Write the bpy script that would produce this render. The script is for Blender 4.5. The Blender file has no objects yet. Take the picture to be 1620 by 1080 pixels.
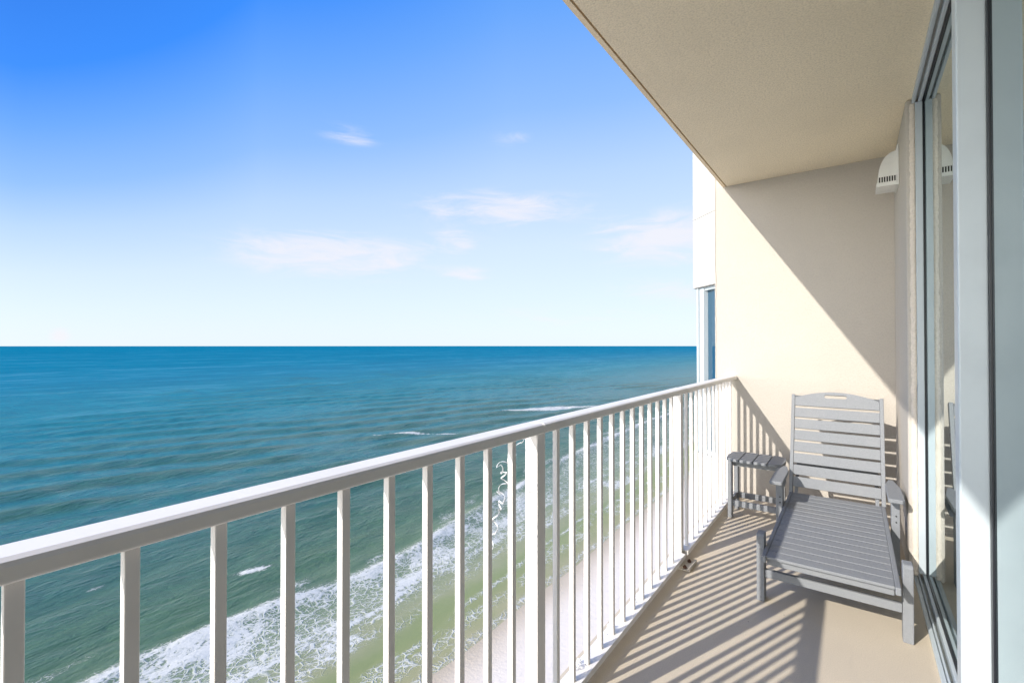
import bpy, bmesh, math, random
import numpy as np
from mathutils import Vector, Matrix
random.seed(7)
rng = np.random.default_rng(7)
R = math.radians
S = bpy.context.scene
COL = S.collection

# ------------------------------------------------------------------ camera
# x = out of the flat (+) / towards the sea (-), y = along the balcony, z = up, floor at 0
cd = bpy.data.cameras.new("camera")
cam = bpy.data.objects.new("camera", cd)
COL.objects.link(cam)
cam.location = (0, 0, 1.31)
cam.rotation_euler = (R(90) + math.atan(7 / 735), 0, R(36.35))
cd.sensor_width = 36
cd.lens = 735 / 1620 * 36
cd.clip_start = 0.05
cd.clip_end = 200000
S.camera = cam

# ------------------------------------------------------------------ light
SUN_DIR = Vector((1, 2.44, -1.495)).normalized()          # the way the light travels
SUN_EL = math.asin(-SUN_DIR.z)
SUN_AZ = math.atan2(-SUN_DIR.x, -SUN_DIR.y)                # clockwise from +y
SUN_STRENGTH = 2.2
SKY_STRENGTH = 0.15
EXPOSURE = 1.32
ld = bpy.data.lights.new("sun", 'SUN')
ld.energy = SUN_STRENGTH
ld.angle = R(0.53)
ld.color = (1.0, 0.95, 0.885)
sun = bpy.data.objects.new("sun", ld)
COL.objects.link(sun)
sun.rotation_euler = SUN_DIR.to_track_quat('-Z', 'Y').to_euler()
sun.location = (-40, -98, 60)

W = bpy.data.worlds.new("World")
S.world = W
W.use_nodes = True


def NT(tree):
    """tiny node helpers bound to one tree"""
    n, l = tree.nodes, tree.links

    def put(sock, v):
        if isinstance(v, bpy.types.NodeSocket):
            l.new(v, sock)
        elif v is not None:
            sock.default_value = v

    def node(kind, ins=None, out=0, **kw):
        q = n.new(kind)
        for k, v in kw.items():
            setattr(q, k, v)
        for k, v in (ins or {}).items():
            put(q.inputs[k], v)
        return q.outputs[out]

    def math_(op, a, b=None, c=None, clamp=False):
        q = n.new('ShaderNodeMath')
        q.operation = op
        q.use_clamp = clamp
        put(q.inputs[0], a)
        if b is not None:
            put(q.inputs[1], b)
        if c is not None:
            put(q.inputs[2], c)
        return q.outputs[0]

    def ramp(fac, stops, interp='LINEAR'):
        q = n.new('ShaderNodeValToRGB')
        q.color_ramp.interpolation = interp
        e = q.color_ramp.elements
        while len(e) < len(stops):
            e.new(0.5)
        for i, (p, c) in enumerate(stops):
            e[i].position = p
            if not isinstance(c, (tuple, list)):
                c = (c, c, c)
            e[i].color = (*c[:3], 1)
        put(q.inputs[0], fac)
        return q.outputs[0]

    def mix(fac, a, b, blend='MIX'):
        q = n.new('ShaderNodeMix')
        q.data_type = 'RGBA'
        q.blend_type = blend
        put(q.inputs[0], fac)
        for s, v in ((6, a), (7, b)):
            if isinstance(v, (tuple, list)):
                v = (*v[:3], 1)
            put(q.inputs[s], v)
        return q.outputs[2]

    def smooth(x, lo, hi):
        q = n.new('ShaderNodeMapRange')
        q.interpolation_type = 'SMOOTHSTEP'
        put(q.inputs[0], x)
        put(q.inputs[1], lo)
        put(q.inputs[2], hi)
        return q.outputs[0]

    def noise(vec, scale, detail=4, rough=0.55, dist=0.0):
        q = n.new('ShaderNodeTexNoise')
        if vec is not None:
            l.new(vec, q.inputs['Vector'])
        q.inputs['Scale'].default_value = scale
        q.inputs['Detail'].default_value = detail
        q.inputs['Roughness'].default_value = rough
        q.inputs['Distortion'].default_value = dist
        return q.outputs[0]

    def mapping(vec, scale=(1, 1, 1), rot=(0, 0, 0), loc=(0, 0, 0)):
        q = n.new('ShaderNodeMapping')
        l.new(vec, q.inputs[0])
        q.inputs['Scale'].default_value = scale
        q.inputs['Rotation'].default_value = rot
        q.inputs['Location'].default_value = loc
        return q.outputs[0]
    import types
    return types.SimpleNamespace(n=n, l=l, node=node, math=math_, ramp=ramp, mix=mix, smooth=smooth,
                                 noise=noise, mapping=mapping, put=put)


def build_world():
    t = W.node_tree
    t.nodes.clear()
    h = NT(t)
    out = t.nodes.new('ShaderNodeOutputWorld')
    bg = t.nodes.new('ShaderNodeBackground')
    bg.inputs['Strength'].default_value = SKY_STRENGTH
    t.links.new(bg.outputs[0], out.inputs[0])
    sky = t.nodes.new('ShaderNodeTexSky')
    sky.sky_type = 'NISHITA'
    sky.sun_disc = False
    sky.sun_elevation = SUN_EL
    sky.sun_rotation = SUN_AZ
    sky.altitude = 0
    sky.air_density = 1.0
    sky.dust_density = 0.6
    sky.ozone_density = 3.0
    base = sky.outputs[0]
    # thin fair-weather cloud, laid out by compass bearing and elevation
    tc = t.nodes.new('ShaderNodeTexCoord')
    sep = t.nodes.new('ShaderNodeSeparateXYZ')
    t.links.new(tc.outputs['Generated'], sep.inputs[0])
    az = h.math('ARCTAN2', sep.outputs[0], sep.outputs[1])
    el = h.math('ARCSINE', sep.outputs[2])
    # clear sea air: white at the horizon, deepening with height and away from the land
    away = h.ramp(h.math('DIVIDE', h.math('ADD', az, R(110)), R(110)),
                  [(0.0, 0.80), (0.245, 0.80), (0.41, 0.52), (0.664, 0.40), (1.0, 0.38)])
    e2 = h.math('MULTIPLY', h.math('MAXIMUM', el, 0.0), h.math('MULTIPLY', away, 2.5))
    k = 1.0 / (SKY_STRENGTH * 2 ** EXPOSURE)
    air = h.ramp(h.math('DIVIDE', e2, R(60)),
                 [(p / 60, c) for p, c in ((0, (.83, .93, 1.0)), (6, (.76, .885, 1.0)), (12, (.68, .82, 1.0)), (20, (.50, .69, 1.0)),
                                           (27, (.29, .53, 1.0)), (36, (.145, .40, 1.0)), (45, (.035, .27, 1.0)), (60, (.02, .20, .85)))])
    air = h.mix(1.0, air, (k, k, k), 'MULTIPLY')
    hs = h.mix(0.95, base, air)
    # glow round the sun and low haze strip, added unseen to light the shade
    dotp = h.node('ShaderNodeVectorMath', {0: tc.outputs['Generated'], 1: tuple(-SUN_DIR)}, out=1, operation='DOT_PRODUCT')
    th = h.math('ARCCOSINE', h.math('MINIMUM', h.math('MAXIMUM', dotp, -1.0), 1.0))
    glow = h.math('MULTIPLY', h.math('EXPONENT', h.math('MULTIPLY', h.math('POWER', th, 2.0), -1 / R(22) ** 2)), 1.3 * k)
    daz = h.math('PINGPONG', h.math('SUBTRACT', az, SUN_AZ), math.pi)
    fill_band = h.math('ADD', h.math('MULTIPLY', h.math('POWER', h.math('ABSOLUTE', daz), 2.0), -1 / R(30) ** 2),
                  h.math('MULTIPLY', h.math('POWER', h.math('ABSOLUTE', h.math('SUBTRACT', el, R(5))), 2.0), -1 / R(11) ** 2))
    glow = h.math('ADD', glow, h.math('MULTIPLY', h.math('EXPONENT', fill_band), 8.4 * k))
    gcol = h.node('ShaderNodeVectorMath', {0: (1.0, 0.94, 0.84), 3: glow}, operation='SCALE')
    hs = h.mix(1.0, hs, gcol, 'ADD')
    comb = t.nodes.new('ShaderNodeCombineXYZ')
    t.links.new(az, comb.inputs[0])
    t.links.new(el, comb.inputs[1])
    nz = h.noise(h.mapping(comb.outputs[0], (5, 22, 1), rot=(0, 0, R(-6))), 1.6, 8, 0.62, 0.6)
    total = None
    # (bearing, elevation, half width, half height, weight), degrees
    for a0, e0, sa, se, w in [(-57.5, 10.3, 10, 2.4, .85), (-37.5, 16.4, 9, 1.9, .85), (-43.5, 12.5, 3, 1.4, .6),
                              (-41.5, 8.6, 3, 0.9, .6), (-17, 12.5, 9, 2.6, .95), (-55.5, 23.2, 3.2, 1.0, .5),
                              (-36.5, 24.2, 2.6, 0.9, .4), (-18, 6.5, 7, 1.6, .5), (-80.6, 1.0, .7, .8, .9),
                              (-30, 3.5, 20, 1.4, .3), (25, 14, 18, 5, .9), (-115, 12, 20, 4, .7)]:
        dx = h.math('MULTIPLY', h.math('SUBTRACT', az, R(a0)), 1 / R(sa))
        dy = h.math('MULTIPLY', h.math('SUBTRACT', el, R(e0)), 1 / R(se))
        q = h.math('ADD', h.math('MULTIPLY', dx, dx), h.math('MULTIPLY', dy, dy))
        g = h.math('MULTIPLY', h.math('EXPONENT', h.math('MULTIPLY', q, -1.0)), w)
        total = g if total is None else h.math('ADD', total, g)
    cl = h.smooth(h.math('ADD', nz, h.math('MULTIPLY', total, 0.42)), 0.50, 0.95)
    cl = h.math('MULTIPLY', cl, h.smooth(total, 0.02, 0.45))
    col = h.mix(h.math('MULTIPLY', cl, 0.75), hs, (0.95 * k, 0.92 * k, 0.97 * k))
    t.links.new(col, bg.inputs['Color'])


build_world()
S.view_settings.view_transform = 'Standard'
S.view_settings.look = 'None'
S.view_settings.exposure = EXPOSURE
S.view_settings.gamma = 1.0
S.view_settings.use_curve_mapping = False
S.cycles.max_bounces = 10
S.cycles.diffuse_bounces = 6
S.cycles.glossy_bounces = 4
S.cycles.caustics_reflective = True
S.cycles.sample_clamp_indirect = 2.5
S.cycles.blur_glossy = 0.0
S.cycles.caustics_refractive = False
S.cycles.use_denoising = True


# ------------------------------------------------------------------ materials
def material(name):
    m = bpy.data.materials.new(name)
    m.use_nodes = True
    t = m.node_tree
    b = t.nodes['Principled BSDF']
    h = NT(t)
    tc = t.nodes.new('ShaderNodeTexCoord')
    geo = t.nodes.new('ShaderNodeNewGeometry')
    return m, t, b, h, geo.outputs['Position'], tc.outputs['Object']


def bump(h, b, height, strength, dist):
    q = h.n.new('ShaderNodeBump')
    h.put(q.inputs['Height'], height)
    h.put(q.inputs['Strength'], strength)
    q.inputs['Distance'].default_value = dist
    h.l.new(q.outputs[0], b.inputs['Normal'])


def stucco(name, col, scale=160, speck=0.14, bstr=0.5, mottle=0.06, bdist=0.004):
    m, t, b, h, pos, ob = material(name)
    big = h.noise(pos, 1.1, 5, 0.6)
    fine = h.noise(pos, scale, 3, 0.6)
    c = h.mix(h.smooth(big, 0.3, 0.75), tuple(x * (1 - mottle) for x in col), tuple(min(1, x * (1 + mottle)) for x in col))
    c = h.mix(h.smooth(fine, 0.30, 0.62), tuple(x * (1 - speck) for x in col), c)
    h.l.new(c, b.inputs['Base Color'])
    b.inputs['Roughness'].default_value = 0.9
    b.inputs['Specular IOR Level'].default_value = 0.2
    lump = h.math('ADD', fine, h.math('MULTIPLY', h.noise(pos, scale * 0.35, 2, 0.5), 0.8))
    bump(h, b, lump, bstr, bdist)
    return m


def paint(name, col, rough=0.4, wear=0.06, scale=6.0, chips=0.0):
    m, t, b, h, pos, ob = material(name)
    n1 = h.noise(pos, scale, 6, 0.65)
    n2 = h.noise(pos, scale * 9, 4, 0.6)
    c = h.mix(h.smooth(n1, 0.42, 0.72), col, tuple(x * (1 - wear) for x in col))
    c = h.mix(h.smooth(n2, 0.68, 0.78), c, tuple(x * y for x, y in zip(col, (0.86, 0.83, 0.78))))
    n3 = h.noise(h.mapping(pos, (1, 0.5, 0.5)), 34, 3, 0.5)
    c = h.mix(h.math('MULTIPLY', h.smooth(n3, 0.745, 0.765), chips), c, tuple(x * 0.45 for x in col))
    h.l.new(c, b.inputs['Base Color'])
    h.l.new(h.math('ADD', h.math('MULTIPLY', n1, 0.25), rough - 0.12), b.inputs['Roughness'])
    bump(h, b, n2, 0.08, 0.002)
    return m


M = {}
M['wall'] = stucco('cream_stucco', (0.488, 0.447, 0.388), 100, 0.08, 0.55, 0.04)
M['ceiling'] = stucco('ceiling_stucco', (0.88, 0.77, 0.57), 120, 0.2, 0.8, 0.05, 0.006)
M['drip'] = stucco('ceiling_lip_stucco', (0.84, 0.70, 0.50), 60, 0.10, 0.4, 0.05)
M['bay'] = stucco('white_stucco', (0.53, 0.51, 0.47), 150, 0.04, 0.3, 0.02)
M['rail'] = paint('white_rail_paint', (0.85, 0.815, 0.765), 0.38, 0.07, 5, 0.7)
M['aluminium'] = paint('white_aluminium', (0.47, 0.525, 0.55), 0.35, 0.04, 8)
M['grey_channel'] = paint('grey_channel', (0.32, 0.33, 0.31), 0.5, 0.2, 10)
M['bracket'] = paint('weathered_bracket_paint', (0.62, 0.56, 0.46), 0.6, 0.3, 40)
M['rust'] = paint('rusty_bolt', (0.14, 0.07, 0.04), 0.8, 0.4, 60)
M['plastic'] = paint('white_vent_plastic', (0.76, 0.76, 0.72), 0.45, 0.06, 14)


def simple(name, col, rough=0.5, spec=0.5):
    m, t, b, h, pos, ob = material(name)
    n1 = h.noise(pos, 25, 4, 0.6)
    h.l.new(h.mix(n1, tuple(x * 0.85 for x in col), tuple(min(1, x * 1.1) for x in col)), b.inputs['Base Color'])
    b.inputs['Roughness'].default_value = rough
    b.inputs['Specular IOR Level'].default_value = spec
    return m


M['gasket'] = simple('black_rubber', (0.012, 0.014, 0.02), 0.4)
M['slot'] = simple('dark_opening', (0.03, 0.03, 0.03), 0.9, 0.1)
M['ribbon'] = simple('white_ribbon', (0.86, 0.86, 0.85), 0.3)
M['caulk'] = stucco('rough_caulk', (0.68, 0.61, 0.52), 90, 0.12, 0.5, 0.10, 0.005)


def mat_floor():
    m, t, b, h, pos, ob = material('tan_deck_coating')
    col = (0.63, 0.545, 0.42)
    n1 = h.noise(pos, 0.9, 6, 0.6)
    n2 = h.noise(pos, 14, 6, 0.7)
    n3 = h.noise(pos, 240, 2, 0.5)
    c = h.mix(h.smooth(n1, 0.35, 0.7), tuple(x * 0.93 for x in col), tuple(x * 1.04 for x in col))
    c = h.mix(h.math('MULTIPLY', h.smooth(n2, 0.5, 0.8), 0.3), c, (0.53, 0.43, 0.33))
    c = h.mix(h.smooth(n3, 0.35, 0.6), tuple(x * 0.86 for x in col), c)
    sc = h.noise(h.mapping(pos, (9, 1.2, 1), rot=(0, 0, R(24))), 1.0, 5, 0.6)
    c = h.mix(h.math('MULTIPLY', h.smooth(sc, 0.58, 0.72), 0.22), c, (0.44, 0.38, 0.31))
    spot = h.noise(pos, 38, 2, 0.4)
    c = h.mix(h.math('MULTIPLY', h.smooth(spot, 0.76, 0.80), 0.6), c, (0.12, 0.1, 0.08))
    h.l.new(c, b.inputs['Base Color'])
    b.inputs['Roughness'].default_value = 0.75
    b.inputs['Specular IOR Level'].default_value = 0.3
    bump(h, b, h.math('ADD', n3, h.math('MULTIPLY', n2, 0.6)), 0.35, 0.003)
    return m


M['floor'] = mat_floor()


def mat_hdpe():
    m, t, b, h, pos, ob = material('grey_recycled_plastic')
    n1 = h.noise(ob, 420, 3, 0.7)
    n2 = h.noise(ob, 3.0, 5, 0.6)
    c = h.mix(h.smooth(n1, 0.3, 0.7), (0.165, 0.175, 0.185), (0.275, 0.285, 0.295))
    c = h.mix(h.math('MULTIPLY', h.smooth(n2, 0.45, 0.75), 0.3), c, (0.27, 0.268, 0.258))
    h.l.new(c, b.inputs['Base Color'])
    b.inputs['Roughness'].default_value = 0.68
    b.inputs['Specular IOR Level'].default_value = 0.3
    bump(h, b, n1, 0.12, 0.001)
    return m


M['hdpe'] = mat_hdpe()


def mat_glass(name, tint, power):
    m, t, b, h, pos, ob = material(name)
    fr = h.node('ShaderNodeFresnel', {'IOR': 1.52})
    # light meets several glass faces in a sealed pane, so the mirror part adds up
    inv = h.math('SUBTRACT', 1.0, fr)
    refl = h.math('SUBTRACT', 1.0, h.math('POWER', inv, power), clamp=True)
    gl = t.nodes.new('ShaderNodeBsdfGlossy')
    gl.inputs['Roughness'].default_value = 0.0
    gl.inputs['Color'].default_value = (0.88, 0.96, 0.97, 1)
    b.inputs['Base Color'].default_value = (*tint, 1)
    b.inputs['Roughness'].default_value = 0.3
    b.inputs['Specular IOR Level'].default_value = 0.0
    mx = t.nodes.new('ShaderNodeMixShader')
    t.links.new(refl, mx.inputs[0])
    t.links.new(b.outputs[0], mx.inputs[1])
    t.links.new(gl.outputs[0], mx.inputs[2])
    t.links.new(mx.outputs[0], t.nodes['Material Output'].inputs[0])
    return m


M['glass'] = mat_glass('tinted_door_glass', (0.05, 0.065, 0.068), 2.0)
M['bayglass'] = mat_glass('tinted_bay_glass', (0.02, 0.07, 0.12), 2.0)


# ------------------------------------------------------------------ mesh helpers
class MB:
    def __init__(self):
        self.bm = bmesh.new()

    def box(self, x0, x1, y0, y1, z0, z1):
        bm = self.bm
        vs = [bm.verts.new((x, y, z)) for z in (z0, z1) for y in (y0, y1) for x in (x0, x1)]
        for f in ((0, 2, 3, 1), (4, 5, 7, 6), (0, 1, 5, 4), (2, 6, 7, 3), (0, 4, 6, 2), (1, 3, 7, 5)):
            bm.faces.new([vs[i] for i in f])
        return vs

    def prism(self, pts, axis, lo, hi, holes=()):
        """extrude a 2-D outline; axis 'x','y','z' is the extrusion axis, pts in the other two (in xyz order)"""
        bm = self.bm

        def P(p, k):
            if axis == 'x':
                return (k, p[0], p[1])
            if axis == 'y':
                return (p[0], k, p[1])
            return (p[0], p[1], k)
        A = [bm.verts.new(P(p, lo)) for p in pts]
        B = [bm.verts.new(P(p, hi)) for p in pts]
        n = len(pts)
        bm.faces.new(A)
        bm.faces.new(B[::-1])
        for i in range(n):
            j = (i + 1) % n
            bm.faces.new((A[i], B[i], B[j], A[j]))
        return A + B

    def tube(self, path, r, seg=6):
        bm = self.bm
        rings = []
        for i, p in enumerate(path):
            p = Vector(p)
            d = Vector(path[min(i + 1, len(path) - 1)]) - Vector(path[max(i - 1, 0)])
            d.normalize()
            u = d.orthogonal().normalized()
            w = d.cross(u)
            rings.append([bm.verts.new(p + r * (math.cos(2 * math.pi * k / seg) * u + math.sin(2 * math.pi * k / seg) * w))
                          for k in range(seg)])
        for a, b in zip(rings, rings[1:]):
            for k in range(seg):
                bm.faces.new((a[k], a[(k + 1) % seg], b[(k + 1) % seg], b[k]))
        bm.faces.new(rings[0][::-1])
        bm.faces.new(rings[-1])

    def transform(self, mat, verts=None):
        bmesh.ops.transform(self.bm, matrix=mat, verts=verts or self.bm.verts[:])

    def build(self, name, mat, parent=None, bevel=0.0, smooth=False, seg=2, loc=None):
        bmesh.ops.recalc_face_normals(self.bm, faces=self.bm.faces[:])
        me = bpy.data.meshes.new(name)
        if loc is not None:
            bmesh.ops.translate(self.bm, verts=self.bm.verts[:], vec=-Vector(loc))
        self.bm.to_mesh(me)
        self.bm.free()
        for mm in (mat if isinstance(mat, (list, tuple)) else [mat]):
            me.materials.append(mm)
        o = bpy.data.objects.new(name, me)
        COL.objects.link(o)
        if loc is not None:
            o.location = loc
        if parent is not None:
            o.parent = parent
        if bevel:
            md = o.modifiers.new("bevel", 'BEVEL')
            md.width = bevel
            md.segments = seg
            md.limit_method = 'ANGLE'
            md.angle_limit = R(40)
            md.harden_normals = False
        elif smooth:
            for p in me.polygons:
                p.use_smooth = True
        return o


def empty(name, loc):
    o = bpy.data.objects.new(name, None)
    COL.objects.link(o)
    o.location = loc
    o.empty_display_size = 0.1
    return o


def tag(o, label=None, cat=None, group=None, kind=None):
    if label:
        o['label'] = label
    if cat:
        o['category'] = cat
    if group:
        o['group'] = group
    if kind:
        o['kind'] = kind
    return o


def keep_world(child, parent):
    child.parent = parent
    child.matrix_parent_inverse = Matrix.Translation(-Vector(parent.location))
    return child


# ------------------------------------------------------------------ sea and beach
SEA_Z = -38.7


def vnoise(x, y, seed):
    """smooth value noise on arrays"""
    g = np.random.default_rng(seed).random((256, 256))
    xi = np.floor(x).astype(int)
    yi = np.floor(y).astype(int)
    fx = x - xi
    fy = y - yi
    fx = fx * fx * (3 - 2 * fx)
    fy = fy * fy * (3 - 2 * fy)
    a = g[xi % 256, yi % 256]
    b = g[(xi + 1) % 256, yi % 256]
    c = g[xi % 256, (yi + 1) % 256]
    d = g[(xi + 1) % 256, (yi + 1) % 256]
    return (a * (1 - fx) + b * fx) * (1 - fy) + (c * (1 - fx) + d * fx) * fy


def fbm(x, y, seed, octv=4):
    s = 0
    w = 0.5
    t = 0
    for i in range(octv):
        s = s + w * vnoise(x * 2 ** i, y * 2 ** i, seed + i)
        t += w
        w *= 0.5
    return s / t


def sstep(x, lo, hi):
    t = np.clip((x - lo) / (hi - lo), 0, 1)
    return t * t * (3 - 2 * t)


def build_sea():
    def grow(start, step, end, k):
        out = []
        x = start
        while x < end:
            step *= k
            x += step
            out.append(x)
        return out
    ps = list(np.arange(36, 150, 0.8)) + list(np.arange(150, 330, 1.6))
    ps += grow(ps[-1], 1.6, 90000, 1.12)
    core = list(np.arange(-60, 260, 1.0)) + list(np.arange(260, 480, 2.0))
    lo = [-60 - (v - 0) for v in grow(0, 1.6, 90000, 1.2)][::-1]
    as_ = lo + core + grow(core[-1], 2.2, 90000, 1.2)
    P, A = np.meshgrid(np.array(ps), np.array(as_), indexing='ij')
    n_p, n_a = P.shape
    # --- swell, turning parallel to the beach as it comes in
    turn = 0.30 * sstep(P, 60, 160)
    wob = 30 * (fbm(P / 120, A / 150, 11, 3) - 0.5) + 7 * (fbm(P / 30, A / 45, 14, 2) - 0.5)
    ph = 2 * np.pi * (P + turn * (A - 60) + wob) / (24.0)
    ph2 = 2 * np.pi * (P * 0.93 + (turn + 0.16) * A + 30 * (fbm(P / 50, A / 50, 31) - 0.5)) / 13.5
    ph3 = 2 * np.pi * (P * 0.80 - 0.25 * A + 20 * (fbm(P / 40, A / 40, 33) - 0.5)) / 8.2
    grp = sstep(fbm(P / 55, A / 75, 41), 0.30, 0.66)
    amp = (0.10 + 0.85 * grp) * sstep(P, 44, 75)
    fade = 1 - sstep(P, 300, 900)
    fade = fade * (1 - sstep(np.abs(A - 100), 330, 700))
    crest = (0.5 + 0.5 * np.cos(ph)) ** 1.5
    Zs = fade * (0.85 * amp * (crest - 0.35) + 0.20 * (0.3 + amp) * np.cos(ph2) + 0.10 * np.cos(ph3) * sstep(P, 50, 80))
    Zs += fade * 0.30 * (fbm(P / 5, A / 9, 51) - 0.5) * sstep(P, 44, 60)
    # --- foam amount
    wa = 3.0 * (fbm(A / 11, A * 0 + 3.3, 61) - 0.5) + 5 * (fbm(A / 45, A * 0 + 9.1, 65) - 0.5)
    e_out = np.interp(A, [-40, 19, 28, 50, 59, 72, 100, 127, 145, 195, 245, 400],
                      [76, 75, 75, 70.5, 70.5, 72, 77, 82, 84.5, 87, 89, 92]) + wa * 0.7
    e_mid = np.interp(A, [-40, 20, 45, 60, 100, 150, 250], [60, 59.5, 58.5, 60, 61, 62, 64]) + wa * 0.8
    e_in = np.interp(A, [-40, 26, 51, 70, 107, 134, 250], [52, 52.5, 52, 52, 52, 52, 52]) + 1.4 * wa
    patch = fbm(P / 5, A / 9, 71)
    patch2 = fbm(P / 2.2, A / 5, 75)
    solid = sstep(P, e_mid - 0.6, e_mid + 1.2) * (1 - sstep(P, e_out - 1.2, e_out + 0.4))
    front = np.exp(-((P - e_out + 1.6) / 1.9) ** 2)
    near = 1 - sstep(A, 80, 130)                       # the bore is whitest below the balcony
    F = solid * (0.24 + 0.10 * (1 - sstep(A, 30, 80)) + 0.30 * near * sstep(patch, 0.34, 0.66) + 0.36 * (patch2 - 0.45))
    F = np.maximum(F, front * (0.56 + 0.6 * (patch2 - 0.4)) * sstep(fbm(A / 22, A * 0 + 2.2, 63), 0.22, 0.5))
    m2 = np.exp(-((P - e_mid - 0.5) / 0.8) ** 2)
    F = np.maximum(F, m2 * (0.34 + 0.5 * patch2) * sstep(fbm(A / 18, A * 0 + 7.7, 66), 0.3, 0.55))
    lacy = sstep(P, e_in, e_in + 1.5) * (1 - sstep(P, e_mid - 1, e_mid + 1.0))
    F = np.maximum(F, lacy * (0.12 + 0.42 * sstep(patch, 0.38, 0.72)))
    for off, wid, s in ((-3.0, 0.45, 81), (2.8, 0.5, 85), (6.0, 0.55, 87)):
        ln = np.exp(-((P - e_in - off - 2.2 * (fbm(A / 14, A * 0, s) - 0.5)) / wid) ** 2)
        F = np.maximum(F, ln * 0.50 * sstep(fbm(A / 16, A * 0 + 5, s + 1), 0.36, 0.55))
    # scraps outside the bore and swash by the sand
    scrap = np.exp(-((P - e_out - 3) / 2.6) ** 2) * sstep(fbm(P / 5, A / 10, 91), 0.50, 0.66)
    F = np.maximum(F, 0.40 * scrap)
    sw = np.exp(-((P - 46.5 - 1.6 * wa * 0.5) / 2.0) ** 2) * sstep(fbm(P / 3, A / 7, 95), 0.44, 0.62)
    F = np.maximum(F, 0.42 * sw)
    edge = np.exp(-((P - 42.1 - 1.0 * (fbm(A / 9, A * 0 + 1, 97) - 0.5)) / 0.6) ** 2)
    F = np.maximum(F, edge * 0.52)
    # breaking crests farther out
    def cap(p0, a0, half, thick, slope, amt):
        da = A - a0
        u = np.clip(1 - (da / half) ** 2, 0, None)
        return amt * np.exp(-((P - p0 + slope * da) / (thick * (0.3 + u))) ** 2) * (u > 0) * np.sqrt(u) \
            * (0.55 + 0.9 * fbm(P / 1.6, A / 4, 99))
    for c in ((158, 252, 30, 4.4, 0.55, 1.25), (150, 262, 30, 4.5, 0.65, 0.8), (165, 142, 11, 1.2, 0.9, 1.1), (149, 152, 5, 1.0, 0.9, .9),
              (172, 134, 4, 1.0, 0.9, .8), (86.2, 39.8, 2.9, 0.75, 0.35, 1.25), (101.5, 21.5, 1.5, 0.5, 0.2, .42),
              (156, 5, 4, 0.7, 0.3, .4), (118, 60, 1.2, .4, .3, .5)):
        F = np.maximum(F, cap(*c))
    F = np.clip(F, 0, 1.3)
    Zs += 0.28 * solid * (patch2 - 0.3) + 0.5 * front * near
    Zs = np.where(P < 44, 0.0, Zs)
    co = np.stack([-P, A, SEA_Z + Zs], -1).reshape(-1, 3)
    idx = np.arange(n_p * n_a).reshape(n_p, n_a)
    q = np.stack([idx[:-1, :-1], idx[:-1, 1:], idx[1:, 1:], idx[1:, :-1]], -1).reshape(-1, 4)
    me = bpy.data.meshes.new("sea")
    me.vertices.add(len(co))
    me.vertices.foreach_set("co", co.ravel())
    me.loops.add(q.size)
    me.loops.foreach_set("vertex_index", q.ravel())
    me.polygons.add(len(q))
    me.polygons.foreach_set("loop_start", np.arange(0, q.size, 4))
    me.polygons.foreach_set("use_smooth", np.ones(len(q), bool))
    me.update(calc_edges=True)
    me.validate()
    at = me.attributes.new("foam", 'FLOAT', 'POINT')
    at.data.foreach_set("value", F.astype(np.float32).ravel())
    at = me.attributes.new("swell", 'FLOAT', 'POINT')
    at.data.foreach_set("value", (fade * amp * (0.5 + 0.5 * np.cos(ph + 1.0)) ** 1.4).astype(np.float32).ravel())
    o = bpy.data.objects.new("sea", me)
    COL.objects.link(o)
    tag(o, kind='structure')
    # flip so that normals look up
    if me.polygons[0].normal.z < 0:
        me.flip_normals()
    # --- material
    m, t, b, h, pos, ob = material('sea_water')
    sep = t.nodes.new('ShaderNodeSeparateXYZ')
    t.links.new(pos, sep.inputs[0])
    p = h.math('MULTIPLY', sep.outputs[0], -1)
    warp = h.math('MULTIPLY', h.math('SUBTRACT', h.noise(h.mapping(pos, (0.03, 0.016, 0.03)), 1.0, 4, 0.6), 0.5), 46)
    pw = h.math('ADD', p, h.math('MULTIPLY', warp, h.smooth(p, 55, 200)))
    pw = h.math('ADD', pw, h.math('MULTIPLY', h.math('SUBTRACT', h.noise(pos, 0.16, 4, 0.6), 0.5), 9))
    lg = h.math('LOGARITHM', h.math('MAXIMUM', pw, 36), 10)
    u = h.math('DIVIDE', h.math('SUBTRACT', lg, 1.55), 2.45)       # 36 m .. 10 km off the sand

    def U(d):
        return (math.log10(d) - 1.55) / 2.45
    col = h.ramp(u, [(U(40), (0.44, 0.37, 0.21)), (U(45), (0.33, 0.315, 0.135)), (U(50), (0.26, 0.285, 0.105)), (U(54), (0.32, 0.31, 0.15)),
                     (U(64), (0.20, 0.245, 0.115)), (U(80), (0.085, 0.150, 0.075)), (U(110), (0.048, 0.132, 0.092)),
                     (U(170), (0.028, 0.170, 0.165)), (U(300), (0.012, 0.200, 0.225)),
                     (U(700), (0.002, 0.185, 0.265)), (U(3000), (0.001, 0.175, 0.265))])
    # wind patches and slicks on the open water
    wp = h.noise(h.mapping(pos, (0.010, 0.004, 0.01), rot=(0, 0, R(25))), 1.0, 7, 0.66)
    wp2 = h.noise(h.mapping(pos, (0.06, 0.022, 0.06), rot=(0, 0, R(-40))), 1.0, 6, 0.7)
    far = h.smooth(p, 110, 420)
    dk = h.math('ADD', h.math('MULTIPLY', h.smooth(wp, 0.35, 0.66), 0.5), h.math('MULTIPLY', h.smooth(wp2, 0.32, 0.68), 0.5))
    col = h.mix(far, col, h.mix(dk, h.mix(1.0, col, (0.62, 0.80, 0.84), 'MULTIPLY'), h.mix(1.0, col, (1.6, 1.16, 1.1), 'MULTIPLY')))
    col = h.mix(h.math('MULTIPLY', h.math('MULTIPLY', far, h.smooth(dk, 0.55, 0.95)), 0.10), col, (0.30, 0.42, 0.50))
    at_s = h.node('ShaderNodeAttribute', attribute_name='swell', out=2)
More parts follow.
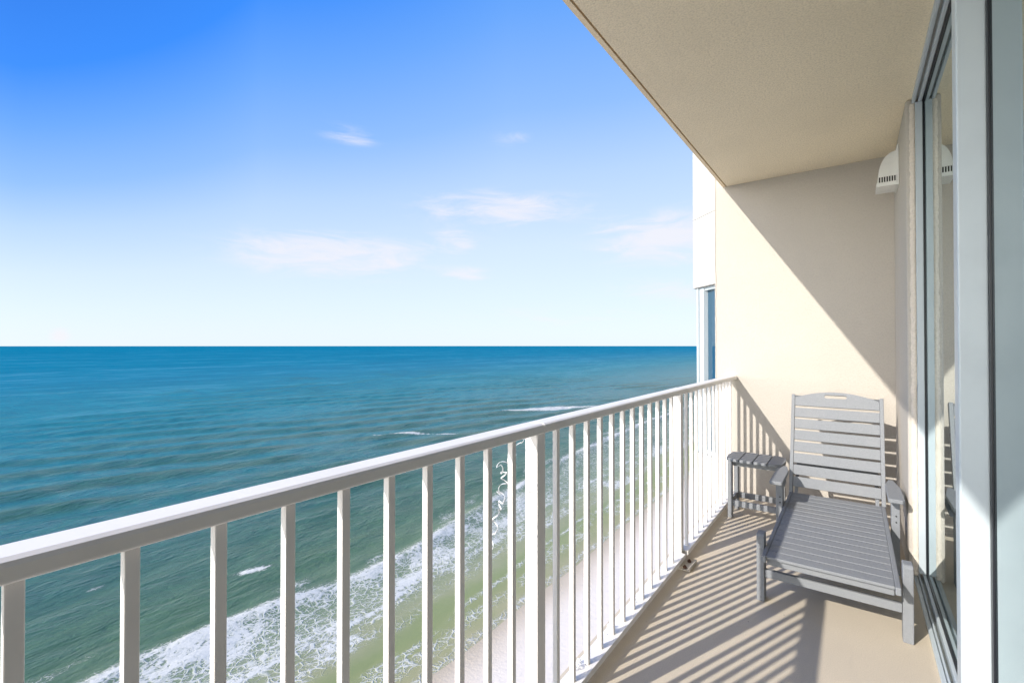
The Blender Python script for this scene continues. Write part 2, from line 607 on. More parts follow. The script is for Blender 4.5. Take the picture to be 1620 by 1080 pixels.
    # darker green on the shoreward swell faces, their shading put into the colour
    col = h.mix(h.math('MULTIPLY', h.smooth(at_s, 0.12, 0.80), h.math('SUBTRACT', 0.80, h.math('MULTIPLY', h.smooth(p, 130, 330), 0.55))),
                col, (0.048, 0.112, 0.060))
    # foam lace
    dis = h.node('ShaderNodeTexNoise', {'Vector': pos, 'Scale': 0.9, 'Detail': 3.0}, out=1)
    vadd = h.node('ShaderNodeVectorMath', {0: pos, 1: dis}, operation='ADD')
    flat = h.mapping(vadd, (1, 0.72, 0))

    def vor(scale):
        q = t.nodes.new('ShaderNodeTexVoronoi')
        q.feature = 'DISTANCE_TO_EDGE'
        t.links.new(flat, q.inputs['Vector'])
        q.inputs['Scale'].default_value = scale
        return q.outputs['Distance']
    lace = h.math('MINIMUM', vor(0.85), h.math('MULTIPLY', vor(2.1), 1.35))
    fa = h.node('ShaderNodeAttribute', attribute_name='foam', out=2)
    jit = h.math('MULTIPLY', h.math('SUBTRACT', h.noise(pos, 1.7, 4, 0.65), 0.5), 0.55)
    amt = h.math('ADD', fa, h.math('MULTIPLY', jit, h.smooth(fa, 0.02, 0.25)))
    width = h.math('MULTIPLY', h.math('POWER', h.math('MAXIMUM', amt, 0.0), 1.4), 0.24)
    fm = h.math('SUBTRACT', 1.0, h.smooth(h.math('SUBTRACT', lace, width), -0.06, 0.05))
    fm = h.math('MULTIPLY', fm, h.math('MULTIPLY', h.smooth(amt, 0.03, 0.22), h.math('ADD', 0.45, h.math('MULTIPLY', h.noise(pos, 0.9, 3, 0.6), 0.7))))
    froth = h.noise(h.mapping(pos, (1, 0.6, 0)), 1.25, 5, 0.68, 0.5)
    body = h.smooth(h.math('ADD', froth, h.math('MULTIPLY', h.math('SUBTRACT', amt, 0.5), 0.85)), 0.455, 0.60)
    fm = h.math('MAXIMUM', h.math('MINIMUM', fm, 1.0), h.math('MULTIPLY', body, 0.95))
    veil = h.math('MULTIPLY', h.smooth(fa, 0.05, 0.8), 0.22)
    col = h.mix(veil, col, (0.55, 0.58, 0.46))
    ftone = h.mix(h.noise(pos, 3.1, 4, 0.7), (0.48, 0.475, 0.40), (0.82, 0.77, 0.67))
    col = h.mix(fm, col, ftone)
    t.links.new(col, b.inputs['Base Color'])
    t.links.new(h.math('ADD', h.math('MULTIPLY', fm, 0.5), 0.22), b.inputs['Roughness'])
    b.inputs['Specular IOR Level'].default_value = 0.0
    gl = t.nodes.new('ShaderNodeBsdfGlossy')
    gl.inputs['Roughness'].default_value = 0.16
    fr = t.nodes.new('ShaderNodeFresnel')
    fr.inputs['IOR'].default_value = 1.33
    # facets of a choppy sea hide one another at a flat angle, so the mirror part stays small far out
    cap = h.ramp(u, [(U(45), .10), (U(60), .22), (U(80), .36), (U(160), .34), (U(400), .11), (U(1200), .03), (U(6000), .005)])
    fac = h.math('MULTIPLY', h.math('MINIMUM', fr.outputs[0], cap), h.math('SUBTRACT', 1.0, fm))
    mx = t.nodes.new('ShaderNodeMixShader')
    t.links.new(fac, mx.inputs[0])
    t.links.new(b.outputs[0], mx.inputs[1])
    t.links.new(gl.outputs[0], mx.inputs[2])
    t.links.new(mx.outputs[0], t.nodes['Material Output'].inputs[0])
    # wind ripples, crests lying across the swell
    rp1 = h.noise(h.mapping(pos, (1.0, 0.42, 1.0), rot=(0, 0, R(-32))), 0.55, 6, 0.62, 0.4)
    rp2 = h.noise(h.mapping(pos, (1.0, 0.38, 1.0), rot=(0, 0, R(-14))), 0.14, 5, 0.6, 0.3)
    hgt = h.math('ADD', h.math('MULTIPLY', rp1, 0.80), h.math('MULTIPLY', rp2, 1.9))
    hgt = h.math('MULTIPLY', hgt, h.math('ADD', 0.10, h.math('MULTIPLY', h.smooth(p, 58, 95), 0.9)))
    hgt = h.math('ADD', hgt, h.math('MULTIPLY', fm, 0.12))
    bump(h, b, hgt, h.math('SUBTRACT', 0.75, h.math('MULTIPLY', h.smooth(p, 300, 3000), 0.4)), 1.0)
    bl = b.inputs['Normal'].links[0].from_socket
    t.links.new(bl, gl.inputs['Normal'])
    t.links.new(bl, fr.inputs['Normal'])
    me.materials.append(m)
    return o


build_sea()


def build_beach():
    vs = np.concatenate([np.arange(-52, -20, 0.5), np.arange(-20, 60, 2), np.array([60, 100, 300, 1000, 4000])])
    as_ = np.concatenate([np.array([-9000, -2000, -500, -150]), np.arange(-80, 320, 1.5), np.array([330, 420, 700, 2000, 9000, 40000])])
    V, A = np.meshgrid(vs, as_, indexing='ij')
    z = SEA_Z + np.where(V < -20, 0.06 * (V + 41.5), 0.06 * 21.5 + 0.01 * (np.minimum(V, 60) + 20))
    z = z + 0.10 * (fbm(V / 9, A / 16, 7) - 0.5) + 0.10 * (fbm(V / 2.0, A / 3.0, 8) - 0.5) * sstep(V, -36, -30)
    co = np.stack([V, A, z], -1).reshape(-1, 3)
    n0, n1 = V.shape
    idx = np.arange(n0 * n1).reshape(n0, n1)
    q = np.stack([idx[:-1, :-1], idx[1:, :-1], idx[1:, 1:], idx[:-1, 1:]], -1).reshape(-1, 4)
    me = bpy.data.meshes.new("beach")
    me.from_pydata(co.tolist(), [], q.tolist())
    for pl in me.polygons:
        pl.use_smooth = True
    o = bpy.data.objects.new("beach", me)
    COL.objects.link(o)
    tag(o, kind='structure')
    m, t, b, h, pos, ob = material('pale_sand')
    sep = t.nodes.new('ShaderNodeSeparateXYZ')
    t.links.new(pos, sep.inputs[0])
    edge = h.math('ADD', sep.outputs[0], h.math('MULTIPLY', h.math('SUBTRACT', h.noise(pos, 0.12, 4, 0.6), 0.5), 3.5))
    c = h.ramp(h.smooth(edge, -43.5, -33), [(0, (0.46, 0.37, 0.245)), (0.35, (0.60, 0.49, 0.35)), (0.75, (0.73, 0.61, 0.46)), (1, (0.79, 0.68, 0.535))])
    n = h.noise(pos, 1.3, 5, 0.6)
    c = h.mix(h.math('MULTIPLY', h.smooth(n, 0.5, 0.75), 0.25), c, (0.55, 0.49, 0.42))
    t.links.new(c, b.inputs['Base Color'])
    b.inputs['Roughness'].default_value = 0.95
    b.inputs['Specular IOR Level'].default_value = 0.1
    bump(h, b, h.noise(pos, 2.2, 5, 0.6), 0.5, 0.15)
    me.materials.append(m)


build_beach()

# ------------------------------------------------------------------ balcony shell
A_END = 4.42           # inner face of the end wall
XG = 0.322             # plane of the door glass
XW = 0.245             # face of the house wall
Z_C = 2.717

f = MB()
f.box(-0.948, 0.60, -3.2, A_END, -0.22, 0.0)
fl = f.build('balcony_floor', M['floor'])
tag(fl, kind='structure')

c = MB()
c.box(-0.897, 0.60, -3.2, A_END, Z_C, Z_C + 0.24)


def flare(mb):
    '''the slab edge runs out a little towards the near end'''
    for v_ in mb.bm.verts:
        if v_.co.x < -0.5:
            v_.co.x -= 0.0065 * (A_END - v_.co.y)


flare(c)
slab = c.build('balcony_ceiling', M['ceiling'])
tag(slab, 'beige rough stucco ceiling slab overhanging the balcony', 'ceiling')
c = MB()
c.prism([(-0.930, Z_C - 0.002), (-0.9055, Z_C - 0.003), (-0.9055, Z_C + 0.018), (-0.8975, Z_C + 0.018),
         (-0.8975, Z_C + 0.24), (-0.930, Z_C + 0.24)], 'y', -3.2, A_END)
flare(c)
lip = c.build('drip_edge', M['drip'], slab)
tag(lip, 'narrow beige lip with a drip groove along the ceiling edge')

# end wall with the 45 degree bay beyond it
w = MB()
w.box(-1.0, 0.60, A_END, A_END + 0.22, -0.6, 3.5)
endw = w.build('end_wall', M['wall'], bevel=0.006)
tag(endw, 'cream stucco end wall behind the lounge chair, crossed by a diagonal shadow', 'wall')
# ragged sealant joint at its outer corner
w = MB()
zz = -0.4
pts = []
while zz < 3.4:
    pts.append((-0.993 + random.uniform(-0.003, 0.004), A_END - 0.001, zz))
    zz += random.uniform(0.02, 0.06)
w.tube(pts, 0.003, 5)
tag(w.build('sealant_joint', M['wall'], endw, smooth=True), 'ragged raised sealant joint down the wall corner')


def bay_pt(tt, inset=0.0):
    s = math.sqrt(0.5)
    return (-1.0 - tt * s + inset * s, A_END + 0.002 + tt * s + inset * s)


def bay_block(t0, t1, i0, i1, z0, z1, mb):
    ps = [bay_pt(t0, i0), bay_pt(t1, i0), bay_pt(t1, i1), bay_pt(t0, i1)]
    mb.prism(ps, 'z', z0, z1)


BAY_T = 0.362
bay = empty('bay_projection', (-1.1, 4.9, 0))
tag(bay, 'white angled corner bay beyond the end wall, with a tall narrow window', 'bay')


def bay_solid(z0, z1, name, mat):
    w_ = MB()
    a = bay_pt(0)
    b_ = bay_pt(BAY_T)
    w_.prism([a, b_, (b_[0], b_[1] + 2.6), (0.4, b_[1] + 2.6), (0.4, A_END + 0.24), (-0.97, A_END + 0.24), (-0.97, A_END + 0.03)], 'z', z0, z1)
    return keep_world(w_.build(name, mat, bevel=0.004), bay)


bay_solid(1.866, 2.5225, 'spandrel', M['bay'])
bay_solid(2.5252, 3.6, 'parapet', M['bay'])
bay_solid(-0.6, 0.30, 'base', M['bay'])
w_ = MB()
a = bay_pt(0, 0.13)
b_ = bay_pt(BAY_T, 0.13)
w_.prism([a, b_, (b_[0], b_[1] + 2.4), (0.4, b_[1] + 2.4), (0.4, A_END + 0.24), (-0.88, A_END + 0.24)], 'z', 0.30, 1.866)
core = keep_world(w_.build('core', M['slot']), bay)
w_ = MB()
bay_block(0.232, 0.300, 0.030, 0.128, 0.302, 1.864, w_)
bay_block(0.308, 0.335, 0.018, 0.128, 0.302, 1.864, w_)
bay_block(0.0, 0.232, 0.040, 0.128, 1.832, 1.864, w_)
bay_block(0.0, 0.232, 0.040, 0.128, 0.302, 0.34, w_)
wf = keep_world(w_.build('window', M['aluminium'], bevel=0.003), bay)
w_ = MB()
bay_block(0.0, 0.231, 0.075, 0.085, 0.34, 1.831, w_)
pane = w_.build('pane', M['bayglass'])
pane.parent = wf
pane.matrix_parent_inverse = wf.matrix_parent_inverse.copy()
pane.matrix_parent_inverse = Matrix.Identity(4)

# house wall: the short return by the vent, the door opening, and the run behind the camera
A_J = 3.475
h_ = MB()
h_.box(XW, 0.60, A_J, A_END, 0.0, Z_C)
h_.box(XW, 0.60, -3.2, -1.6, 0.0, Z_C)
hw = h_.build('house_wall', M['wall'], bevel=0.014, seg=3)
tag(hw, 'cream stucco house wall at right framing the sliding glass door', 'wall')

d = MB()
# head: light flange, light inner bead (grey channel is its own part)
d.box(0.272, 0.287, -1.598, A_J - 0.001, Z_C - 0.030, Z_C)
d.box(0.299, 0.315, -1.598, A_J - 0.001, Z_C - 0.034, Z_C)
d.box(0.323, 0.50, -1.598, A_J - 0.001, Z_C - 0.05, Z_C)
# sill
d.box(0.266, 0.282, -1.598, A_J - 0.001, 0.0, 0.016)
d.box(0.285, 0.291, -1.598, A_J - 0.001, 0.0, 0.030)
d.box(0.303, 0.316, -1.598, A_J - 0.001, 0.0, 0.040)
d.box(0.323, 0.50, -1.598, A_J - 0.001, 0.0, 0.045)
# far jamb
d.box(0.286, 0.3165, A_J - 0.028, A_J - 0.0005, 0.041, Z_C - 0.035)
d.box(0.323, 0.50, A_J - 0.03, A_J - 0.0005, 0.046, Z_C - 0.051)
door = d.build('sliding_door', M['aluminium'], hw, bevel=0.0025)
d = MB()
d.box(0.2872, 0.2988, -1.597, A_J - 0.002, Z_C - 0.012, Z_C - 0.001)
d.box(0.2822, 0.2848, -1.597, A_J - 0.002, 0.001, 0.006)
d.box(0.2912, 0.3028, -1.597, A_J - 0.002, 0.001, 0.010)
tag(d.build('track_channel', M['grey_channel'], door), 'dirty grey track channel')
d = MB()
d.box(0.3155, 0.3215, -1.597, 1.914, Z_C - 0.04, Z_C - 0.001)
d.box(0.3155, 0.3215, 1.988, A_J - 0.001, Z_C - 0.04, Z_C - 0.001)
d.box(0.3170, 0.3215, -1.597, 1.914, 0.001, 0.046)
d.box(0.3170, 0.3215, 1.988, A_J - 0.001, 0.001, 0.046)
d.box(0.3172, 0.3215, A_J - 0.022, A_J - 0.001, 0.046, Z_C - 0.04)
d.box(0.3172, 0.3215, 1.896, 1.915, 0.046, Z_C - 0.04)
d.box(0.3172, 0.3215, 1.987, 2.000, 0.046, Z_C - 0.04)
d.build('gasket', M['gasket'], door)
d = MB()
d.box(0.252, 0.3185, 1.917, 1.985, 0.012, Z_C - 0.005)
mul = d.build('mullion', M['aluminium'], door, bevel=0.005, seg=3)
for y0, y1 in ((-1.59, 1.93), (1.97, A_J - 0.012)):
    d = MB()
    d.box(XG, XG + 0.024, y0, y1, 0.02, Z_C - 0.012)
    d.build('glass_pane', M['glass'], door)
# rough sealant between wall end and jamb, carried round the head corner
d = MB()
z = 0.0
n_s = 150
prev = None
for i in range(n_s + 1):
    z = 0.02 + (Z_C - 0.05) * i / n_s
    x0 = 0.262 + random.uniform(-0.0022, 0.0022)
    x1 = 0.288 + random.uniform(-0.002, 0.002)
    ys = [A_J + 0.002, A_J - 0.008 + random.uniform(-0.004, 0.004), A_J - 0.012 + random.uniform(-0.006, 0.004), A_J - 0.002]
    ring = [d.bm.verts.new((x, y, z)) for x, y in ((x0 - 0.002, ys[0]), (x0 + 0.005, ys[1]), (x1 - 0.006, ys[2]), (x1, ys[3]))]
    if prev:
        for k in range(3):
            d.bm.faces.new((prev[k], prev[k + 1], ring[k + 1], ring[k]))
    prev = ring
d.build('sealant', M['caulk'], hw, smooth=True)

# vent hood
v = empty('vent_hood', (XW, 4.06, 2.36))
tag(v, 'white plastic dryer vent hood high on the house wall near the ceiling', 'vent')
vy0, vy1 = 3.965, 4.155
prof = [(XW - 0.001, 2.620)]
for k in range(0, 11):
    th = R(90) * k / 10
    prof.append((XW - 0.016 - 0.091 * math.sin(th), 2.440 + 0.160 * math.cos(th)))
prof += [(0.1385, 2.4395), (XW - 0.001, 2.4395)]
q = MB()
q.prism(prof, 'y', vy0, vy1)
hood = keep_world(q.build('hood', M['plastic'], bevel=0.003), v)
q = MB()
q.box(XW - 0.010, XW - 0.0005, vy0 - 0.016, vy1 + 0.016, 2.372, 2.636)
keep_world(q.build('back_plate', M['plastic'], bevel=0.002), v)
q = MB()
q.box(0.142, XW - 0.010, vy0 + 0.006, vy1 - 0.006, 2.396, 2.439)
keep_world(q.build('opening', M['slot']), v)
q = MB()
for k in range(8):
    x = 0.136 + k * 0.0132
    q.box(x, x + 0.0056, vy0, vy0 + 0.004, 2.402, 2.4393)
for k in range(14):
    y = vy0 + 0.010 + k * 0.0132
    q.box(0.1385, 0.1415, y, y + 0.0056, 2.402, 2.4393)
q.box(0.129, XW - 0.011, vy0 - 0.003, vy1 + 0.003, 2.376, 2.402)
grille = keep_world(q.build('grille', M['plastic'], bevel=0.0012), v)

# ------------------------------------------------------------------ railing
rl = empty('balcony_railing', (-0.858, 0.6, 0))
tag(rl, 'white painted metal railing with square balusters along the open side of the balcony', 'railing')
RX0, RX1 = -0.895, -0.820
RZ = 1.054


def rail_piece(y0, y1, dz=0.0):
    q = MB()
    zt = RZ + dz
    q.prism([(RX0, zt - 0.026), (RX0, zt - 0.007), (RX0 + 0.010, zt), (RX1 - 0.012, zt), (RX1 - 0.004, zt - 0.004), (RX1 - 0.001, zt - 0.010),
             (RX1, zt - 0.029), (RX1 - 0.003, zt - 0.031), (RX0 + 0.003, zt - 0.031)], 'y', y0, y1)
    return keep_world(q.build('top_rail', M['rail'], bevel=0.0025), rl)


rail_piece(-3.1, 1.300)
rail_piece(1.3012, 2.930)
rail_piece(2.9325, A_END - 0.001, -0.0015)


def bottom_piece(y0, y1):
    q = MB()
    q.box(-0.893, -0.822, y0, y1, 0.034, 0.060)
    return keep_world(q.build('bottom_rail', M['rail'], bevel=0.002), rl)


posts = [-1.826, -0.266, 1.294, 2.880]
cuts = [-3.1] + posts + [A_END]
bottom_piece(-3.1, posts[0] - 0.001)
for p0, p1 in zip(posts, posts[1:]):
    bottom_piece(p0 + 0.051, p1 - 0.001)
bottom_piece(posts[-1] + 0.051, A_END - 0.002)
post0 = None
for y in posts:
    if post0 is None:
        q = MB()
        q.box(-0.8975, -0.8475, 0, 0.05, 0.001, RZ - 0.031)
        post0 = keep_world(q.build('post', M['rail'], bevel=0.003), rl)
        post0.location = (0, y, 0)
    else:
        o = post0.copy()
        COL.objects.link(o)
        o.location = (0, y, 0)
q = MB()
q.box(-0.864, -0.845, 0, 0.019, 0.060, RZ - 0.0305)
bal0 = keep_world(q.build('baluster', M['rail'], bevel=0.0018), rl)
first = True
for y in posts + [posts[0] - 1.586]:
    for k in range(12):
        yy = y + 0.1225 + 0.1177 * k
        if yy < -2.4 or yy > A_END - 0.03:
            continue
        if first:
            o = bal0
            first = False
        else:
            o = bal0.copy()
            COL.objects.link(o)
        o.location = (0, yy, 0)
# foot clips with two bolts on the inside of each post
clip0 = None
for y in posts[1:]:
    q = MB()
    q.box(-0.842, -0.770, y - 0.10, y + 0.045, 0.003, 0.009)
    q.box(-0.776, -0.770, y - 0.10, y + 0.045, 0.009, 0.024)
    q.box(-0.8465, -0.842, y - 0.05, y + 0.045, 0.003, 0.058)
    cp = keep_world(q.build('foot_bracket', M['bracket'], bevel=0.0015), rl)
    for yy in (y - 0.075, y + 0.018):
        q = MB()
        q.prism([(-0.806 + 0.012 * math.cos(R(60 * k)), yy + 0.012 * math.sin(R(60 * k))) for k in range(6)], 'z', 0.009, 0.019)
        q.prism([(-0.806 + 0.006 * math.cos(R(36 * k)), yy + 0.006 * math.sin(R(36 * k))) for k in range(10)], 'z', 0.019, 0.026)
        bo = q.build('bolt', M['rust'])
        bo.parent = cp
        bo.matrix_parent_inverse = Matrix.Translation(-Vector(rl.location)) @ Matrix.Translation(Vector(rl.location))

# ------------------------------------------------------------------ lounge chair
CX = -0.108
ch = empty('lounge_chair', (CX, 3.2, 0))
tag(ch, 'grey slatted plastic chaise lounge with raised backrest and arms', 'lounge chair')


def part(mb, name, bevel=0.003, parent=None, mat=None, root=None):
    o = mb.build(name, mat or M['hdpe'], bevel=bevel)
    if parent is None:
        keep_world(o, root or ch)
    else:
        o.parent = parent
    return o


SZ = 0.282
q = MB()
for sx in (-1, 1):
    x0 = CX + sx * 0.255
    q.box(x0 - 0.010, x0 + 0.010, 2.572, 3.86, SZ - 0.034, SZ)
q.box(CX - 0.244, CX + 0.244, 2.60, 2.625, SZ - 0.05, SZ - 0.019)
q.box(CX - 0.244, CX + 0.244, 3.30, 3.325, SZ - 0.05, SZ - 0.019)
part(q, 'seat_frame', 0.004)
q = MB()
for k in range(15):
    y = 2.583 + k * 0.0832
    q.box(CX - 0.2445, CX + 0.2445, y, y + 0.0772, SZ - 0.0165, SZ - 0.002)
part(q, 'seat', 0.0026)
# backrest in its own plane: local u across, s up the slope
T = 0.327
bl = math.sqrt(1 + T * T)
es = Vector((0, T / bl, 1 / bl))
en = Vector((0, -1 / bl, T / bl))


def back_mat():
    m4 = Matrix.Identity(4)
    m4.col[0] = (1, 0, 0, 0)
    m4.col[1] = (*es, 0)
    m4.col[2] = (*en, 0)
    m4.col[3] = (CX, 3.83, 0.30, 1)
    return m4


BK = back_mat()
for sx in (-1, 1):
    q = MB()
    x0 = sx * 0.2575
    q.box(x0 - 0.011, x0 + 0.011, -0.03, 0.685, -0.034, 0.004)
    q.transform(BK)
    part(q, 'back_rail', 0.003)
q = MB()
for k in range(7):
    s0 = 0.022 + k * 0.0826
    q.box(-0.2455, 0.2455, s0, s0 + 0.0675, -0.017, 0.0)
# arched head board with a hand slot: strips around the slot
N = 28
xs = [-0.2455 + 0.491 * i / N for i in range(N + 1)]


def arch(x):
    return 0.712 - 0.052 * (x / 0.2455) ** 2


sl = 0.066
slot_lo, slot_hi = 0.666, 0.690


def slot_half(x):
    """half height of the slot with round ends"""
    r = (slot_hi - slot_lo) / 2
    e = sl - r
    if abs(x) <= e:
        return r
    dd = abs(x) - e
    return math.sqrt(max(0, r * r - dd * dd)) if dd < r else 0


xs = sorted(set([round(x, 5) for x in xs] + [round(s_ * (sl - 0.012 + 0.012 * math.sin(R(a_))), 5) for a_ in (0, 30, 55, 75, 90) for s_ in (-1, 1)]))
sc = (slot_lo + slot_hi) / 2
vt = {}


def V_(key, co):
    if key not in vt:
        vt[key] = q.bm.verts.new(co)
    return vt[key]


for zf, zn in ((0, -0.017), (1, 0.0)):
    for a_, b_ in zip(xs, xs[1:]):
        cols = []
        for x in (a_, b_):
            hh = slot_half(x)
            lo = V_((zf, x, 'b'), (x, 0.602, zn))
            hi = V_((zf, x, 't'), (x, arch(x), zn))
            if abs(x) <= sl and hh > 1e-6:
                s0 = V_((zf, x, 's0'), (x, sc - hh, zn))
                s1 = V_((zf, x, 's1'), (x, sc + hh, zn))
            else:
                s0 = s1 = V_((zf, x, 's'), (x, sc, zn))
            cols.append((lo, s0, s1, hi))
        A_, B_ = cols
        q.bm.faces.new([A_[0], B_[0], B_[1], A_[1]])
        q.bm.faces.new([A_[2], B_[2], B_[3], A_[3]])
for a_, b_ in zip(xs, xs[1:]):
    q.bm.faces.new([vt[(0, a_, 'b')], vt[(0, b_, 'b')], vt[(1, b_, 'b')], vt[(1, a_, 'b')]])
    q.bm.faces.new([vt[(0, a_, 't')], vt[(0, b_, 't')], vt[(1, b_, 't')], vt[(1, a_, 't')]])
    for kk in ('s0', 's1'):
        ka = kk if (0, a_, kk) in vt else 's'
        kb = kk if (0, b_, kk) in vt else 's'
        if ka == 's' and kb == 's':
            continue
        q.bm.faces.new([vt[(0, a_, ka)], vt[(0, b_, kb)], vt[(1, b_, kb)], vt[(1, a_, ka)]])
for x in (xs[0], xs[-1]):
    q.bm.faces.new([vt[(0, x, 'b')], vt[(0, x, 's')], vt[(1, x, 's')], vt[(1, x, 'b')]])
    q.bm.faces.new([vt[(0, x, 's')], vt[(0, x, 't')], vt[(1, x, 't')], vt[(1, x, 's')]])
q.transform(BK)
part(q, 'backrest', 0.003)
# rear support strut of the backrest
q = MB()
q.box(CX - 0.235, CX + 0.235, 3.98, 4.005, 0.43, 0.49)
for sx in (-1, 1):
    q.prism([(3.985, 0.43), (4.005, 0.44), (3.78, 0.235), (3.76, 0.235)], 'x', CX + sx * 0.225 - 0.010, CX + sx * 0.225 + 0.010)
part(q, 'back_support', 0.002)


def leg(x0, x1, y0, y1, z1, cut):
    q = MB()
    q.prism([(y0, 0.0), (y1, 0.0), (y1, z1), (y0 + cut, z1), (y0, z1 - cut)], 'x', x0, x1)
    return q


for sx in (-1, 1):
    xa, xb = sorted((CX + sx * 0.268, CX + sx * 0.304))
    if sx > 0:
        xa, xb = xa + 0.008, xb + 0.010
    part(leg(xa, xb, 2.69, 2.755, 0.343, 0.010), 'leg', 0.004)
    lg_ = part(leg(xa, xb, 3.455, 3.53, 0.430, 0.002), 'leg', 0.004)
    for zb in (0.335, 0.300):
        b3 = MB()
        xc = (xa + xb) / 2 + 0.003
        b3.prism([(xc + 0.0042 * math.cos(R(36 * k)), zb + 0.0042 * math.sin(R(36 * k))) for k in range(10)], 'y', 3.4525, 3.4565)
        bo = b3.build('bolt', M['slot'])
        bo.parent = lg_
    # side rail between the legs, low
    q = MB()
    q.box(CX + sx * 0.268 - 0.008 * (sx > 0), CX + sx * 0.268 + 0.012 * sx, 2.757, 3.453, 0.205, 0.245)
    # arm: board tapering to the back
    x_in, x_out = CX + sx * 0.258, CX + sx * 0.332
    out = [(x_in, 3.372), (x_in + sx * 0.006, 3.362), (x_out - sx * 0.010, 3.362), (x_out, 3.374), (x_out, 3.64),
           (x_in + sx * 0.046, 3.835), (x_in + sx * 0.022, 3.835), (x_in, 3.70)]
    q2 = MB()
    q2.prism(out, 'z', 0.4305, 0.454)
    part(q2, 'armrest', 0.004)
    # curved brace under the arm
    q3 = MB()
    xm = xb if sx > 0 else xa
    q3.box(xa + 0.001, xb - 0.001, 3.531, 3.662, 0.375, 0.4298)
    prof = [(xm, 0.4295), (xm + sx * 0.022, 0.4295), (xm + sx * 0.021, 0.405), (xm + sx * 0.014, 0.375), (xm, 0.335), (xm - sx * 0.02, 0.335), (xm - sx * 0.02, 0.4295)]
    q3.prism(prof, 'y', 3.634, 3.660)
    part(q3, 'arm_brace', 0.002)
q = MB()
q.box(CX - 0.267, CX + 0.275, 2.700, 2.726, 0.124, 0.163)
part(q, 'stretcher', 0.003)
q = MB()
q.box(CX - 0.267, CX + 0.275, 3.478, 3.504, 0.16, 0.21)
part(q, 'stretcher', 0.003)

# ------------------------------------------------------------------ side table
tb = empty('side_table', (-0.609, 3.995, 0))
tag(tb, 'small grey slatted side table in the corner beside the railing', 'side table')
q = MB()
tx0, tx1, ty0, ty1 = -0.799, -0.420, 3.832, 4.155
tw = (tx1 - tx0) / 4
bow = 0.012


def edge_y(x, front):
    uu = (x - (tx0 + tx1) / 2) / ((tx1 - tx0) / 2)
    cut = 0.030 * max(0, abs(uu) - 0.72) / 0.28
    return (ty0 + bow * uu * uu + cut) if front else (ty1 - bow * uu * uu - cut)


for k in range(4):
    a_, b_ = tx0 + k * tw + 0.003, tx0 + (k + 1) * tw - 0.003
    m_ = [a_ + (b_ - a_) * i / 4 for i in range(5)]
    pts = [(x, edge_y(x, True)) for x in m_] + [(x, edge_y(x, False)) for x in reversed(m_)]
    if k == 0:
        pts += [(a_ - 0.008, 4.04), (a_ - 0.011, 3.99), (a_ - 0.008, 3.94)]
    if k == 3:
        pts = pts[:5] + [(b_ + 0.008, 3.94), (b_ + 0.011, 3.99), (b_ + 0.008, 4.04)] + pts[5:]
    q.prism(pts, 'z', 0.4315, 0.4525)
part(q, 'tabletop', 0.003, root=tb)
q = MB()
q.box(-0.7535, -0.4625, 3.893, 3.913, 0.392, 0.431)
q.box(-0.752, -0.464, 4.100, 4.122, 0.385, 0.431)
q.box(-0.782, -0.764, 3.915, 4.090, 0.385, 0.431)
q.box(-0.452, -0.434, 3.915, 4.090, 0.385, 0.431)
part(q, 'apron', 0.002, root=tb)
for x0 in (-0.786, -0.462):
    for y0 in (3.855, 4.096):
        q = MB()
        q.box(x0, x0 + 0.032, y0, y0 + 0.036, 0.0, 0.431)
        part(q, 'leg', 0.003, root=tb)
for y0 in (3.862, 4.104):
    q = MB()
    q.box(-0.7535, -0.4625, y0, y0 + 0.02, 0.092, 0.135)
    part(q, 'stretcher', 0.002, root=tb)
q = MB()
q.box(-0.780, -0.762, 3.892, 4.095, 0.092, 0.135)
part(q, 'stretcher', 0.002, root=tb)
q = MB()
q.box(-0.453, -0.436, 3.892, 4.095, 0.092, 0.135)
part(q, 'stretcher', 0.002, root=tb)


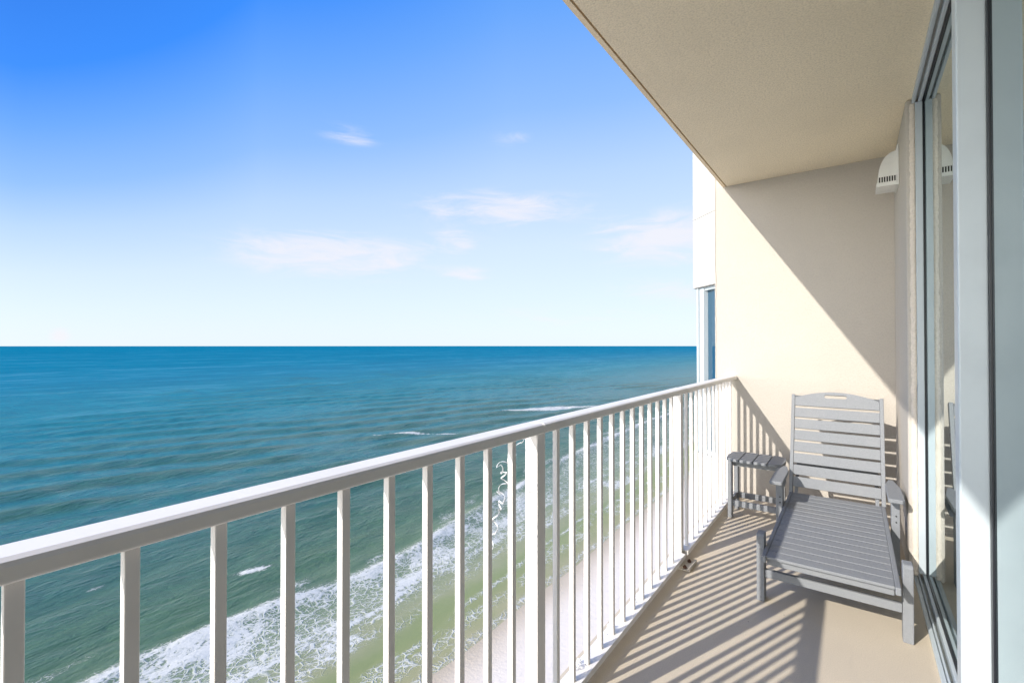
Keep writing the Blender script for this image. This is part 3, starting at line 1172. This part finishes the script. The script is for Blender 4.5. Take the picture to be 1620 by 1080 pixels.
# ------------------------------------------------------------------ ribbons left from a party
def ribbon(name, path, rad, turns, width, label, seed, taper=None):
    """a curling ribbon: a thin strip wound in a loose helix along a path"""
    rr = random.Random(seed)
    path = [Vector(p) for p in path]
    seg = [0]
    for a_, b_ in zip(path, path[1:]):
        seg.append(seg[-1] + (b_ - a_).length)
    n = int(turns * 22) + 8
    pts = []
    for i in range(n + 1):
        u = i / n
        s_ = u * seg[-1]
        k = max(j for j in range(len(seg)) if seg[j] <= s_ + 1e-9)
        k = min(k, len(path) - 2)
        f_ = (s_ - seg[k]) / max(1e-9, seg[k + 1] - seg[k])
        base = path[k].lerp(path[k + 1], f_)
        d_ = (path[k + 1] - path[k]).normalized()
        u_ = d_.orthogonal().normalized()
        w_ = d_.cross(u_)
        ang = 2 * math.pi * turns * u + 0.8 * math.sin(5 * u + seed)
        r_ = rad * (0.55 + 0.6 * abs(math.sin(3.1 * u + seed)))
        if taper:
            r_ *= taper(u)
        pts.append((base + r_ * (math.cos(ang) * u_ + math.sin(ang) * w_), base, d_))
    q = MB()
    L = []
    for p, base, d_ in pts:
        rad_dir = (p - base)
        rad_dir = rad_dir.normalized() if rad_dir.length > 1e-6 else Vector((1, 0, 0))
        off = (d_ * 0.95 + rad_dir * 0.15).normalized() * width / 2
        th = rad_dir * 0.0004
        L.append([q.bm.verts.new(p + off + th), q.bm.verts.new(p - off + th), q.bm.verts.new(p - off - th), q.bm.verts.new(p + off - th)])
    for a_, b_ in zip(L, L[1:]):
        for k in range(4):
            q.bm.faces.new((a_[k], a_[(k + 1) % 4], b_[(k + 1) % 4], b_[k]))
    q.bm.faces.new(L[0])
    q.bm.faces.new(L[-1][::-1])
    o = q.build(name, M['ribbon'], smooth=False, loc=path[0])
    tag(o, label, 'ribbon', 'curled ribbon scraps left on the railing')
    return o


ribbon('curled_ribbon', [(-0.885, 1.288, 1.021), (-0.905, 1.275, 0.985), (-0.907, 1.235, 0.945), (-0.91, 1.165, 0.925), (-0.91, 1.195, 0.905),
                         (-0.912, 1.200, 0.86), (-0.91, 1.172, 0.845), (-0.912, 1.185, 0.81), (-0.912, 1.155, 0.79), (-0.915, 1.15, 0.72), (-0.915, 1.13, 0.68)],
       0.0105, 8.5, 0.0046, 'long white curling ribbon hanging outside the railing beside the middle post', 3)
ribbon('curled_ribbon', [(-0.872, 2.960, 1.021), (-0.876, 2.970, 0.99), (-0.872, 2.960, 0.95), (-0.878, 2.972, 0.90), (-0.874, 2.965, 0.85)],
       0.008, 7, 0.005, 'short white curling ribbon hanging under the handrail joint near the far post', 5)
for k, (x, y, sd, lb) in enumerate([(-0.868, 2.190, 8, 'smallest white ribbon scrap on the bottom rail, farthest along it'),
                                    (-0.876, 1.868, 9, 'white ribbon scrap on the bottom rail with a trailing loop, second nearest'),
                                    (-0.880, 1.590, 10, 'loopy white ribbon scrap on the bottom rail, nearest the camera')]):
    ribbon('curled_ribbon', [(x, y, 0.068), (x + 0.012, y + 0.02, 0.074), (x + 0.004, y + 0.045, 0.078), (x - 0.008, y + 0.06, 0.068)],
           0.009, 3.2 + 0.6 * k, 0.005, lb, sd)
